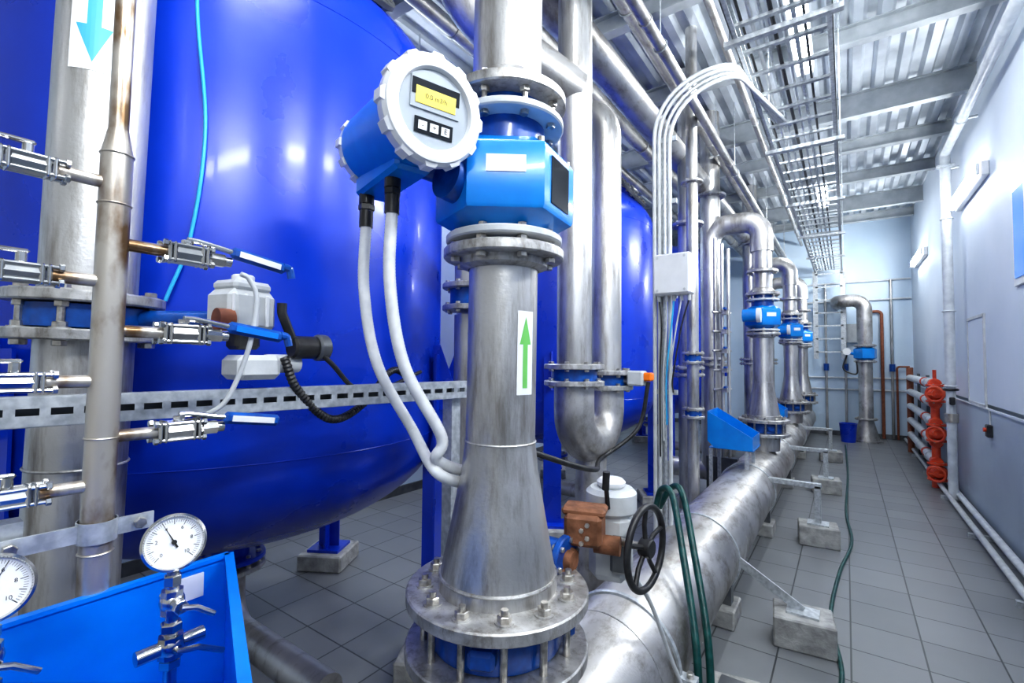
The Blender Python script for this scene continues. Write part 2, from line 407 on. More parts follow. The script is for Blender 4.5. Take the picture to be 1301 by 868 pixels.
# transmitter head facing the aisle
fd=V((.94,-.32,-.10)).normalized(); c=V((-.79,.79,2.19))
zz=fd; xx=V((0,0,1)).cross(zz).normalized(); yy=zz.cross(xx); H=basis(c,xx,yy,zz)
HL=-.46
b.lathe([(0,HL),(.085,HL),(.10,HL+.01),(.106,HL+.025),(.106,HL+.06)],H,white,48)
b.lathe([(.104,HL+.059),(.108,HL+.063),(.108,-.07),(.112,-.055)],H,bluemeter,48)
b.lathe([(.112,-.058),(.126,-.05),(.130,-.035),(.130,-.012),(.122,.0),(.10,.004),(.095,.003),(.091,-.008)],H,white,64)
b.lathe([(.091,-.008),(0,-.008)],H,recess,48)
for i in range(12):
    a=2*PI*i/12; M=H@Matrix.Rotation(a,4,'Z')@Matrix.Translation((.128,0,-.026)); 
    b.add([M@V(v) for v in [(-.01,-.02,-.022),(-.01,.02,-.022),(.008,.012,-.018),(.008,-.012,-.018),(-.01,-.02,.024),(-.01,.02,.024),(.006,.012,.018),(.006,-.012,.018)]],[(0,1,2,3),(7,6,5,4),(0,4,5,1),(1,5,6,2),(2,6,7,3),(3,7,4,0)],white)
    M=H@Matrix.Rotation(a,4,'Z')@Matrix.Translation((.104,0,HL+.035)); b.add([M@V(v) for v in [(-.01,-.014,-.02),(-.01,.014,-.02),(.008,.01,-.02),(.008,-.01,-.02),(-.01,-.014,.024),(-.01,.014,.024),(.008,.01,.02),(.008,-.01,.02)]],[(0,1,2,3),(7,6,5,4),(0,4,5,1),(1,5,6,2),(2,6,7,3),(3,7,4,0)],white)
def hb(x,y,w,h,mm,z=-.006,t=.004):
    b.add([H@V(v) for v in [(x-w,y-h,z-t),(x+w,y-h,z-t),(x+w,y+h,z-t),(x-w,y+h,z-t),(x-w,y-h,z),(x+w,y-h,z),(x+w,y+h,z),(x-w,y+h,z)]],[(3,2,1,0),(4,5,6,7),(0,1,5,4),(1,2,6,5),(2,3,7,6),(3,0,4,7)],mm)
hb(0,.028,.064,.036,recess,-.004);hb(0,.040,.062,.018,glassblk,-.003);hb(0,.022,.052,.019,lcd,-.002)
hb(0,-.045,.05,.018,glassblk,-.005)
for k,t in enumerate(('-','+','E')):
    hb(-.03+.03*k,-.045,.011,.010,white,-.003); b.text(t,H@Matrix.Translation((-.03+.03*k,-.045,-.002)),.018,ink)
b.text('0.0 m3/h',H@Matrix.Translation((0,.022,-.0012)),.016,ink)
# terminal box under head, neck to sensor
tb=c-fd*.28
b.box(tb+V((0,0,-.105)),(.30,.10,.06),bluemeter,Matrix.Rotation(-.3,3,'Z'),.01)
b.box(tb+V((.143,-.06,-.10)),(.02,.05,.035),glassblk,Matrix.Rotation(-.3,3,'Z'))
b.tube([tb+V((.06,0,-.07)),tb+V((.15,.16,-.10)),V((C1[0]-.04,C1[1]-.15,2.08))],.035,bluevalve,20,bend=.04)
b.cyl(V((C1[0]-.045,C1[1]-.21,2.09)),V((C1[0]-.03,C1[1]-.12,2.08)),.06,bluevalve)
g1=tb+V((-.125,.015,-.13));g2=tb+V((.05,-.035,-.13))
for q in(g1,g2):
    b.cyl(q+V((0,0,.01)),q+V((0,0,-.03)),.022,black,seg=20);b.hexn(q+V((0,0,-.03)),(0,0,-1),.024,.02,black);b.cyl(q+V((0,0,-.05)),q+V((0,0,-.10)),.020,black,seg=20)
b.fin('flow_meter',LN)
b=B()
e=V((-.945,1.13,1.215))
for q,off,sag in((g1,0,.0),(g2,.0,.035)):
    s0=q+V((0,0,-.09)); 
    b.spline([s0,s0+V((0.0,.0,-.2)),s0+V((.02,.04,-.42)),s0+V((.07,.14,-.62)),e+V((-.01,-.14,.06+sag)),e+V((-.02,-.0,sag)),e+V((-.1,.1,sag))],.0165,hosew,seg=16,n=20,corr=.025,step=.0045)
b.fin('corrugated_conduit',LN)
# handwheel operator
b=B()
b.cyl(V((C1[0]+.1,C1[1]+.14,.86)),V((-.75,1.38,.98)),.04,rust,seg=20)
b.cyl(V((-.80,1.335,.97)),V((-.75,1.335,.97)),.055,bluevalve);b.flange((-.735,1.335,.97),X,.072,.022,6,.009,bluevalve);b.cyl((-.73,1.335,.97),(-.70,1.335,.97),.03,rust,seg=20)
b.box((-.705,1.42,1.055),(.12,.12,.10),rust,Matrix.Rotation(.3,3,'Z'),.012);b.box((-.705,1.42,1.11),(.14,.09,.025),rust,Matrix.Rotation(.3,3,'Z'),.008)
b.cyl((-.68,1.44,1.0),(-.60,1.46,1.0),.03,rust,seg=20)
for k in range(4): b.hexn((-.69+.02*(k%2),1.365,1.02+.02*k),(0.3,-1,0),.008,.01)
# actuator housing
aq=V((-.685,1.585,0))
b.box(aq+V((0,0,.96)),(.14,.15,.24),ltgrey,Matrix.Rotation(.25,3,'Z'),.03)
b.cyl(aq+V((0,0,1.06)),aq+V((0,0,1.15)),.088,ltgrey,ch=.015);b.cyl(aq+V((0,0,1.15)),aq+V((0,0,1.18)),.05,white,ch=.01)
b.box(aq+V((.06,-.07,.95)),(.06,.03,.12),grate,Matrix.Rotation(.25,3,'Z'),.008)
for k in range(4): b.hexn(aq+V((-.05+.035*k,-.085+.01*k,1.08)),(.2,-1,0),.007,.008)
# wheel
wc=V((-.53,1.50,1.0));ax=V((.995,-.10,0)).normalized()
b.cyl(V((-.64,1.50,1.0)),wc+ax*.01,.013,bolt,seg=14);b.torus(wc,ax,.128,.011,black,48,12);b.cyl(wc-ax*.018,wc+ax*.022,.03,black,seg=20,ch=.004)
M=fr(wc,ax)
for k in range(5):
    a=2*PI*k/5+.3;b.tube([wc,M@V((.07*math.cos(a),.07*math.sin(a),-.006)),M@V((.128*math.cos(a),.128*math.sin(a),0))],.008,black,10)
b.tube([(-.66,1.50,1.10),(-.655,1.47,1.20)],.008,black,10);b.cyl((-.655,1.47,1.17),(-.65,1.465,1.23),.012,black,seg=12)
b.fin('handwheel_valve_actuator')
# ------------------------------------------------------------------ further stations
for k,(cx,cy) in enumerate(((-.77,6.05),(-.74,9.0),(-.72,11.2))):
    b=column(cx,cy,2.9,40)
    b.tube([(cx,cy,2.85),(cx,cy,3.22),(-1.33,cy,3.22),(-1.33,cy,2.7)],.12,steel,36,bend=.2)
    b.cyl((-1.33,cy,.3),(-1.33,cy,CZ),.115,steel)
    b.flange((-1.33,cy,1.55),Z,.18,.03,8,.014);b.flange((-1.33,cy,1.62),Z,.18,.03,8,.014)
    b.flange((-1.33,cy,3.6),Z,.18,.03,8,.014)
    b.tube([(-1.33,cy,.4),(-1.33,cy,.28),(-1.8,cy,.28)],.115,steel,32,bend=.15)
    b.flange((cx,cy,2.62),Z,.165,.03,8,.013)
    b.fin('flow_pipe_column');valve(cx,cy).fin('butterfly_valve')
    b=meter(cx,cy);b.box((cx-.1,cy-.28,2.1),(.12,.12,.1),bluemeter,None,.02);b.cyl((cx-.16,cy-.28,2.1),(cx-.02,cy-.28,2.1),.07,bluemeter);b.cyl((cx-.02,cy-.28,2.1),(cx+.02,cy-.28,2.1),.08,white)
    b.cyl((cx-.08,cy-.24,2.08),(cx-.03,cy-.12,2.08),.03,bluemeter);b.fin('flow_meter')
# far column by the back wall
b=B();fx,fy=.32,11.9;T=Matrix.Translation((fx,fy,0))
b.lathe([(.0,0),(.26,0),(.26,.035),(.22,.04),(.21,.08),(.12,.42),(.12,2.0)],T,steelH,40);b.flange((fx,fy,.45),Z,.19,.03,8,.014)
b.tube([(fx,fy,2.0),(fx,fy,2.85),(fx-.45,fy,2.85),(fx-.45,fy+.5,2.85)],.13,steelH,32,bend=.2)
for z in(1.6,1.92): b.flange((fx,fy,z),Z,.19,.03,8,.014)
b.fin('flow_pipe_column')
b=B();b.lathe([(.13,1.63),(.2,1.67),(.2,1.85),(.13,1.89)],T,bluemeter,6,.3);b.cyl((fx-.3,fy-.1,1.8),(fx-.3,fy-.24,1.8),.07,white);b.tube([(fx-.15,fy,1.75),(fx-.3,fy-.1,1.78)],.03,bluemeter)
b.spline([(fx-.3,fy-.16,1.73),(fx-.36,fy-.16,1.45),(fx-.15,fy-.16,1.35),(fx-.14,fy-.14,1.6)],.015,black);b.fin('flow_meter')
b=B();b.lathe([(0,0),(.12,0),(.15,.36),(.16,.37),(.145,.37),(.12,.02)],Matrix.Translation((.02,11.6,0)),bluetank,32);b.fin('blue_bucket')
# ------------------------------------------------------------------ mid pipes
b=B();ux=-1.22
b.cyl((ux,2.32,1.53),(ux,2.32,CZ),.095,steel);b.tube([(ux,2.32,1.53),(ux,2.32,1.12),(ux,2.74,1.12),(ux,2.74,1.5)],.11,steelH,36,bend=.2)
b.cyl((ux,2.53,1.10),(ux,2.53,.14),.09,steelH);b.box((ux,2.53,.07),(.3,.3,.14),conc,None,.01)
for yq,zq in((2.32,1.47),(2.32,1.56),(2.74,1.43),(2.74,1.52)): b.flange((ux,yq,zq),Z,.165,.028,8,.013)
for yq,zq in((2.32,1.515),(2.74,1.475)): b.cyl((ux,yq,zq-.035),(ux,yq,zq+.035),.125,bluevalve)
b.tube([(ux,2.74,1.5),(ux,2.74,3.2),(-2.2,2.74,3.2)],.095,steel,36,bend=.2)
b.tube([(-1.75,1.6,4.55),(-1.55,1.72,3.35),(ux,2.32,3.1)],.11,steelH,36,bend=.4)
b.fin('tank_riser_pipes')
b=B()  # small valve & actuator near u-bend
b.box((ux+.2,2.74,1.49),(.1,.09,.09),ltgrey,None,.01);b.cyl((ux+.1,2.74,1.475),(ux+.22,2.74,1.475),.02,bolt);b.box((ux+.27,2.74,1.50),(.05,.06,.05),orange,None,.008)
b.spline([(ux+.27,2.74,1.47),(ux+.22,2.7,1.2),(ux+.1,2.45,1.05),(ux+.3,1.9,1.12),(ux+.16,1.4,1.3)],.012,black)
b.fin('actuated_valve')
b=B()  # pipe behind the column, to the left
b.cyl((-1.42,1.66,.14),(-1.42,1.66,1.80),.065,steel);b.flange((-1.42,1.66,1.83),Z,.12,.025,8,.011);b.cyl((-1.42,1.66,1.84),(-1.42,1.66,1.92),.085,bluevalve);b.flange((-1.42,1.66,1.93),Z,.12,.025,8,.011)
b.tube([(-1.42,1.66,1.93),(-1.42,1.66,2.2),(-1.42,2.2,2.2)],.065,steel,28,bend=.12)
b.box((-1.42,1.66,.07),(.26,.26,.14),conc,None,.01);b.fin('backwash_pipe')
b=B()  # overhead elbow
b.tube([(-2.74,1.25,3.8),(-2.74,1.25,4.25),(-1.75,1.25,4.25),(-1.42,2.4,3.75),(-1.42,12.3,3.75)],.12,steelH,36,bend=.3);b.fin('overhead_pipe')
for (x_,z_,r_,y0) in((-1.18,4.0,.055,-1),(-1.02,3.78,.04,1.9),(-1.95,4.15,.08,-1),(-2.5,4.2,.06,-1),(-3.2,4.1,.09,-1),(-.78,4.22,.03,-1)):
    b=B();b.cyl((x_,y0,z_),(x_,12.4,z_),r_,steelH,seg=28)
    y=y0+1
    while y<12: b.flange((x_,y,z_),Y,r_*1.15,.02,0);b.cyl((x_,y+.3,z_),(x_,y+.3,CZ),.006,galv,seg=8);b.torus((x_,y+.3,z_),Y,r_+.004,.006,galv,28,6); y+=2.7
    b.fin('overhead_pipe')
# verticals & thin sample pipes
b=B();b.cyl((-1.11,4.36,.1),(-1.11,4.36,CZ),.05,steel)
for z in(1.1,1.17,1.58,1.66,3.2): b.flange((-1.11,4.36,z),Z,.095,.022,6,.01)
for z in(1.135,1.62): b.cyl((-1.11,4.36,z-.03),(-1.11,4.36,z+.03),.07,bluevalve)
b.fin('drain_pipe')
b=B();b.cyl((-1.32,5.0,.1),(-1.32,5.0,CZ),.095,steel);
for z in(1.45,1.52,3.0): b.flange((-1.32,5.0,z),Z,.16,.028,8,.013)
b.fin('tank_riser_pipes')
for i,(mx_,my_) in enumerate(((-1.12,5.3),(-1.1,8.2))):
    b=B()
    for dx in(0,.07,.13):
        b.cyl((mx_+dx,my_,.5),(mx_+dx,my_,2.9-dx),.018,steel,seg=14)
    for z in(1.3,1.5,1.7,1.9,2.1):
        b.cyl((mx_,my_-.12,z),(mx_+.13,my_+.1,z),.012,steel,seg=10);b.box((mx_+.1,my_-.05,z),(.05,.06,.05),steel);b.box((mx_+.12,my_-.12,z+.03),(.02,.10,.02),bluevalve)
    b.box((mx_+.06,my_,.3),(.3,.08,.6),grate);b.fin('sampling_manifold')
# blue trays stand behind collector pipe
def tray3(x,y):
    b=B();t=.008
    poly=[(0,1.12),(.38,.90),(.38,.78),(.06,.78),(0,.84)]
    for yy in(0,.42):
        MM=Matrix.Translation((x,y+yy,0))@Matrix.Rotation(PI/2,4,'X');b.prism(poly,MM,t,bluemeter)
    b.box((x+.2,y+.21,.78),(.38,.42,t),bluemeter);b.box((x,y+.21,.98),(t,.42,.28),bluemeter);b.box((x+.38,y+.21,.84),(t,.42,.12),bluemeter)
    for dx in(.02,.33):
        for dy in(.03,.39): b.box((x+dx,y+dy,.39),(.03,.03,.78),galv)
    b.fin('sample_tray')
tray3(-1.08,4.76);tray3(-1.10,7.7)
# ------------------------------------------------------------------ left foreground
LP=(-1.737,.394);LL=((LP[0],LP[1],1.75),.026)
b=B();b.cyl((*LP,.14),(*LP,CZ-.01),.108,steel,seg=64)
b.flange((*LP,1.755),Z,.175,.03,8,.016);b.flange((*LP,1.655),Z,.175,.03,8,.016)
b.lathe([(.11,1.67),(.14,1.675),(.14,1.735),(.11,1.74)],Matrix.Translation((*LP,0)),bluevalve,48)
for i in range(8):
    a=2*PI*i/8+.2;b.cyl((LP[0]+.1435*math.cos(a),LP[1]+.1435*math.sin(a),1.66),(LP[0]+.1435*math.cos(a),LP[1]+.1435*math.sin(a),1.75),.009,bolt,seg=10)
b.torus((*LP,1.30),Z,.109,.004,flg,48,6)
b.box((*LP,.07),(.34,.34,.14),conc,None,.01)
la=math.atan2(-LP[1],-LP[0])
b.patch(LP,.1095,la-.72,la+.28,2.36,2.63,paper)
b.patch(LP,.1102,la-.72,la+.28,2.36,2.63,arrb,poly=[[(.34,.92),(.62,.92),(.62,.45),(.34,.45)],[(.12,.45),(.84,.45),(.48,.08)]])
b.fin('inlet_pipe',LL)
b=B();b.cyl((-1.78,.10,.06),(-1.78,.10,CZ-.02),.030,chrome,seg=32)
b.flange((-1.78,.10,1.95),Z,.05,.02,4,.008);b.fin('sample_line_pipe',((-1.78,.10,2.),.02))
# actuator on inlet valve
b=B();q=V((-1.42,.66,1.70))
b.cyl((LP[0]+.1,LP[1]+.1,1.705),(q.x-.02,q.y-.02,1.705),.025,bluevalve,seg=20)
b.box(q+V((0,0,.03)),(.12,.15,.12),ltgrey,Matrix.Rotation(.2,3,'Z'),.02);b.box(q+V((0,0,.10)),(.10,.12,.03),ltgrey,Matrix.Rotation(.2,3,'Z'),.01);b.cyl(q+V((0,0,.11)),q+V((0,0,.135)),.03,white,ch=.004)
for k in range(4): b.box(q+V((.062,-.05+.03*k,.03)),(.006,.012,.09),white,Matrix.Rotation(.2,3,'Z'),.002)
b.box(q+V((.01,0,-.05)),(.07,.07,.06),black,None,.01);b.cyl(q+V((.05,-.09,.0)),q+V((.05,-.05,.0)),.030,brown,seg=20)
b.box(q+V((.02,.02,-.13)),(.12,.12,.07),ltgrey,None,.015);b.cyl(q+V((.02,.06,-.12)),q+V((.02,.16,-.12)),.028,ltgrey,seg=20)
b.cyl(q+V((.05,.12,-.07)),q+V((.05,.20,-.07)),.035,black,seg=24,ch=.006);b.cyl(q+V((.05,.20,-.07)),q+V((.05,.24,-.07)),.042,grate,seg=16,ch=.006);b.tube([q+V((.05,.13,-.06)),q+V((.05,.09,.03)),q+V((.05,.09,.06))],.014,black,12,bend=.03)
b.spline([q+V((.05,.10,-.1)),q+V((.06,.14,-.2)),q+V((.05,.26,-.30)),q+V((.0,.42,-.27)),q+V((-.05,.6,-.15)),q+V((-.1,.75,-.2))],.013,black,seg=12,n=20,corr=.08,step=.006)
b.spline([q+V((.05,.16,-.04)),q+V((.08,.24,-.12)),q+V((.06,.34,-.2)),q+V((0,.5,-.22)),q+V((-.1,.8,-.16))],.008,black,seg=10)
b.fin('electric_valve_actuator')
# perforated strut
b=B();S0=V((-1.54,-.28,1.475));S1=V((-1.25,1.48,1.475));sd=S1-S0;SL=sd.length;sd.normalize()
sn=V((sd.y,-sd.x,0)).normalized();MS=basis((0,0,0),sn,sd,V((0,0,1))).to_3x3();mid=(S0+S1)/2;hh=.032
b.box(mid+V((0,0,.020)),(.005,SL,.024),galv,MS);b.box(mid-V((0,0,.020)),(.005,SL,.024),galv,MS)
t_=0
while t_<SL: b.box(S0+sd*t_,(.005,.018,.018),galv,MS); t_+=.055
b.box(mid+V((0,0,hh))-sn*.02,(.04,SL,.004),galv,MS);b.box(mid-V((0,0,hh))-sn*.02,(.04,SL,.004),galv,MS);b.box(mid-sn*.04,(.003,SL,hh*2),grate,MS)
b.box(S1-sn*.06-sd*.05-V((0,0,.72)),(.05,.05,1.5),galv);b.box(S0-sn*.06+sd*.05-V((0,0,.73)),(.05,.05,1.5),galv)
b.fin('perforated_strut')
# manifold
MX,MY=-1.19,.298;ML=((MX,MY,1.5),.016)
def swagelok(b,p,d,handle=True,side=1):
    p=V(p);d=V(d).normalized();u=V((0,0,1))
    b.cyl(p,p+d*.07,.0125,rusty,seg=18)
    R=fr((0,0,0),d).to_3x3()
    for k in(.072,.082,.135,.145):
        b.box(p+d*k,(.046,.046,.008),chrome,R,.004)
    for a in(-1,1):
        for c_ in(-1,1):
            q=p+V((a*.017,0,c_*.017));b.cyl(q+d*.062,q+d*.158,.004,chrome,seg=8);b.hexn(q+d*.06,d,.0075,.008,chrome);b.hexn(q+d*.150,d,.0075,.008,chrome)
    b.cyl(p+d*.085,p+d*.133,.022,chrome,seg=8)
    b.cyl(p+d*.11,p+d*.11+u*.030,.010,chrome,seg=14);b.hexn(p+d*.11+u*.024,u,.012,.008,chrome)
    b.cyl(p+d*.145,p+d*.185,.016,chrome,seg=6);b.cyl(p+d*.185,p+d*.20,.012,chrome,seg=16)
    if handle:
        h=p+d*.11+u*.034
        b.tube([h,h+d*.02,h+d*.06+u*-.008+V((.012,0,0)),h+d*.20+u*-.028+V((.014,0,0))],.0065,chrome,10)
        hc=h+d*.15+u*-.022+V((.014,0,0));Rt=Matrix.Rotation(-.14,3,'X')
        b.box(hc,(.018,.135,.028),bluevalve,Rt,.008);b.box(hc+V((.010,0,0)),(.002,.10,.014),white if side!=2 else bluetray,Rt)
        if side<3: b.tube([hc+V((0,.06,-.004)),hc+V((0,.078,-.006)),hc+V((0,.084,-.03))],.010,bluevalve,10,bend=.01)
b=B()
b.cyl((MX,MY,2.04),(MX,MY,CZ-.02),.0165,rusty,seg=28);b.cyl((MX,MY,2.0),(MX,MY,2.05),.026,rusty,r2=.017,seg=28)
b.cyl((MX,MY,.05),(MX,MY,2.0),.026,rusty,seg=36)
for z in(2.0,1.9,1.22,1.44): b.torus((MX,MY,z),Z,.0265,.002,rusty,32,6)
for z,sd_ in((1.825,1),(1.65,2),(1.44,3)): swagelok(b,(MX,MY+.02,z),Y,True,sd_)
for z in(1.94,1.745,1.55,1.35):
    b.cyl((MX,MY-.09,z),(MX,MY,z),.012,rusty,seg=18)
    for k in(.09,.10,.15,.16): b.box((MX,MY-k,z),(.038,.008,.038),chrome,None,.003)
    for a in(-1,1):
        for c_ in(-1,1): b.cyl((MX+a*.014,MY-.175,z+c_*.014),(MX+a*.014,MY-.078,z+c_*.014),.004,chrome,seg=8);b.hexn((MX+a*.014,MY-.078,z+c_*.014),(0,1,0),.0075,.008,chrome)
    b.cyl((MX,MY-.15,z),(MX,MY-.10,z),.018,chrome,seg=8);b.cyl((MX,MY-.30,z),(MX,MY-.16,z),.012,chrome,seg=16)
    b.cyl((MX,MY-.125,z),(MX,MY-.125,z+.035),.008,chrome,seg=12);b.box((MX,MY-.17,z+.038),(.014,.11,.008),chrome,None,.003)
b.spline([(MX+.01,MY+.24,1.80),(MX+.01,MY+.26,1.79),(MX+.01,MY+.28,1.74),(MX+.0,MY+.27,1.62),(MX-.03,MY+.24,1.50),(MX-.05,MY+.2,1.46)],.006,ltgrey)
# clamp
cz=1.262
b.lathe([(.030,cz-.02),(.032,cz-.02),(.032,cz+.02),(.030,cz+.02)],Matrix.Translation((MX,MY,0)),galv,32)
b.box((MX+.006,MY-.09,cz),(.006,.13,.032),galv);b.box((MX+.006,MY+.055,cz),(.006,.07,.032),galv)
b.hexn((MX+.009,MY-.12,cz),X,.011,.012);b.hexn((MX+.009,MY+.065,cz),X,.011,.012);b.box((MX-.03,MY-.12,cz-.28),(.04,.04,.64),galv)
b.fin('sampling_manifold',ML)
# gauges
def gauge(px,py,pz,nd,val,s=1,name='pressure_gauge'):
    b=B();n=V(nd).normalized();xx=V((0,0,1)).cross(n).normalized();yy=n.cross(xx);c=V((px,py,pz));H=basis(c,xx*s,yy*s,n*s)
    b.lathe([(0,-.04),(.045,-.04),(.05,-.03),(.05,.002),(.0535,.002),(.0545,.008),(.050,.012),(.0475,.008),(.0475,.002)],H,chrome,56)
    b.lathe([(.0478,.003),(0,.003)],H,paper,56)
    for i in range(51):
        a=math.radians(225-270*i/50);L=.006 if i%5 else .010
        d=V((math.cos(a),math.sin(a),0));t=V((-d.y,d.x,0))*(.0003 if i%5 else .0006)
        p0=d*.044;p1=d*(.044-L)
        b.add([H@(q+V((0,0,.0036))) for q in(p0-t,p0+t,p1+t,p1-t)],[(0,1,2,3)],ink)
    for i in range(6):
        a=math.radians(225-270*i/5);b.text(str(i*2),H@Matrix.Translation((.029*math.cos(a),.029*math.sin(a),.0036)),.0095,ink)
    a=math.radians(225-270*val/10);d=V((math.cos(a),math.sin(a),0));t=V((-d.y,d.x,0))*.0012
    b.add([H@(q+V((0,0,.006))) for q in(d*-.012-t*1.6,d*-.012+t*1.6,d*.038+t*.2,d*.038-t*.2)],[(3,2,1,0)],ink);b.cyl(H@V((0,0,.004)),H@V((0,0,.008)),.004,ink,seg=16)
    f=H@V((0,-.05,-.015))
    b.cyl(f+V((0,0,.01)),f-V((0,0,.02)),.009,bolt,seg=14);b.hexn(f-V((0,0,.01)),(0,0,-1),.014,.018,chrome);b.cyl(f-V((0,0,.028)),f-V((0,0,.22)),.010,chrome,seg=16)
    v=f-V((0,0,.055));b.cyl(v+V((0,0,.02)),v-V((0,0,.02)),.017,chrome,seg=8);b.sph(v,.019,chrome)
    b.cyl(v-V((.03,0,0)),v+V((.04,0,0)),.010,chrome,seg=12);b.hexn(v+V((.03,0,0)),X,.012,.01,chrome)
    b.tube([v+V((.04,0,0)),v+V((.045,.02,-.005)),v+V((.04,.05,-.03))],.005,chrome,10)
    b.hexn(f-V((0,0,.09)),(0,0,-1),.017,.016,chrome)
    w=f-V((0,0,.13));b.cyl(w+V((0,0,.018)),w-V((0,0,.018)),.019,chrome,seg=8);b.sph(w,.021,chrome)
    b.cyl(w-V((0,.05,0)),w+V((0,.05,0)),.012,chrome,seg=14)
    b.tube([w+V((.015,.0,0)),w+V((.03,0,.0)),w+V((.034,.03,-.005)),w+V((.034,.07,-.03))],.005,chrome,10)
    b.hexn(w-V((0,0,.02)),(0,0,-1),.017,.016,chrome)
    b.cyl(f-V((0,0,.2)),f-V((0,0,.34)),.012,chrome,seg=16)
    b.fin(name)
gauge(-.955,.342,1.278,(.93,-.28,.26),4,.87)
gauge(-1.055,.140,1.248,(.95,-.12,.2),6,.92)
# tray
b=B();t=.008
A=V((-1.17,.53,0));Bq=V((-.62,.31,0));Cq=V((-.62,-.25,0));Dq=V((-1.17,-.25,0))
def wall(b,p,q,z0,z1,m,th=.008):
    d=(q-p);n=d.length;a=math.atan2(d.y,d.x);b.box(((p.x+q.x)/2,(p.y+q.y)/2,(z0+z1)/2),(n,th,z1-z0),m,Matrix.Rotation(a,3,'Z'))
for p,q in((A,Bq),(Bq,Cq),(Cq,Dq),(Dq,A)): wall(b,p,q,.80,1.14,bluetray); wall(b,p,q,1.14,1.148,bluetray,.018)
b.prism([(A.x,A.y),(Dq.x,Dq.y),(Cq.x,Cq.y),(Bq.x,Bq.y)][::-1],Matrix.Translation((0,0,.80)),.008,bluetray)
for p in(A,Bq,Cq,Dq): b.box((p.x+(.03 if p.x<-1 else -.03),p.y-(.05 if p.y>0 else -.04),.4),(.035,.035,.8),galv)
b.box((-1.163,.44,1.10),(.004,.07,.05),paper)
b.fin('sample_tray')
# ------------------------------------------------------------------ cable post, junction box, conduits
b=B();cx,cy=-.95,3.0
b.box((cx,cy,1.5),(.045,.045,3.0),galv,None,.003)
for z in(.8,1.4,2.0,2.6,3.0): b.box((cx+.03,cy-.02,z),(.14,.02,.03),galv)
for k,(dx,r_,m_) in enumerate(((-.035,.013,ltgrey),(-.005,.012,ltgrey),(.03,.012,galv),(.06,.013,ltgrey))):
    b.tube([(cx+dx,cy-.035,.3+.05*k),(cx+dx,cy-.035,3.27-.03*k),(-.55,cy+.06+.02*k,3.47-.02*k),(-.44+.03*k,4.5,3.57)],r_,m_,12,bend=.4)
b.fin('cable_post')
b=B();jz=2.12;b.box((cx+.10,cy-.09,jz),(.22,.10,.25),white,None,.01);b.box((cx+.10,cy-.145,jz),(.21,.02,.24),white,None,.006)
for dx in(.02,.18): 
    for dz in(-.10,.10): b.cyl((cx+dx,cy-.158,jz+dz),(cx+dx,cy-.15,jz+dz),.008,ltgrey,seg=12)
for k in range(5): b.cyl((cx+.01+.045*k,cy-.09,jz-.12),(cx+.01+.045*k,cy-.09,jz-.16),.011,ltgrey,seg=12);b.spline([(cx+.01+.045*k,cy-.09,jz-.15),(cx+.02+.03*k,cy-.08,1.8),(cx+.02*k,cy-.05,1.5),(cx+.02*k,cy-.045,1.0+.1*k)],.005,(black,ltgrey,cyan,ltgrey,black)[k],seg=8)
b.fin('junction_box')
# ladder
b=B();xa,xb,lz=-.52,-.03,3.55
for xq in(xa,xb): b.box((xq,6.1,lz),(.006,12,.09),galv);b.box((xq+(.012 if xq==xa else -.012),6.1,lz+.043),(.03,12,.004),galv);b.box((xq+(.012 if xq==xa else -.012),6.1,lz-.043),(.03,12,.004),galv)
y=.3
while y<12.1: b.box(((xa+xb)/2,y,lz-.02),(xb-xa,.03,.018),galv);y+=.29
for k in range(7): b.cyl((xa+.06+.05*k,.1,lz+.0+.004*(k%3)),(xa+.05+.05*k,12.1,lz+.004*(k%3)),.012 if k%2 else .008,(black,ltgrey,galv)[k%3],seg=8)
y=1.2
while y<12:
    for xq in(xa-.02,xb+.02): b.cyl((xq,y,lz-.06),(xq,y,CZ),.005,galv,seg=8)
    b.box(((xa+xb)/2,y,lz-.06),(xb-xa+.1,.04,.03),galv);y+=1.8
for xq in(xa,xb): b.box((xq,12.15,2.6),(.09,.02,1.9),galv)
for k in range(7): b.box(((xa+xb)/2,12.15,1.8+.28*k),(xb-xa,.02,.03),galv)
b.fin('cable_ladder')
# ------------------------------------------------------------------ right wall items
b=B();b.cyl((1.0,-1,4.08),(1.0,7.55,4.08),.045,pipew);b.cyl((1.0,7.5,4.12),(1.0,7.5,1.35),.05,pipew,seg=28);b.cyl((1.0,7.5,1.35),(1.0,7.5,.02),.045,pipew,seg=28)
for z in(3.3,2.2,1.32): b.torus((1.0,7.5,z),Z,.055,.01,pipew,28,8)
b.cyl((.95,7.5,3.9),(WX,7.5,3.9),.02,galv,seg=12);b.box((1.0,7.45,3.92),(.16,.05,.03),galv)
for yy_ in(1.5,4,6.5): b.cyl((1.0,yy_,4.08),(WX,yy_,4.08),.015,galv,seg=10);b.torus((1.0,yy_,4.08),Y,.048,.008,galv,28,6)
b.torus((1.0,7.5,1.28),Z,.06,.014,black,28,8);b.box((1.0,7.43,1.15),(.05,.06,.09),black,None,.01);b.cyl((1.0,7.5,.9),(1.0,7.5,1.0),.062,rusty)
b.fin('wall_pipe')
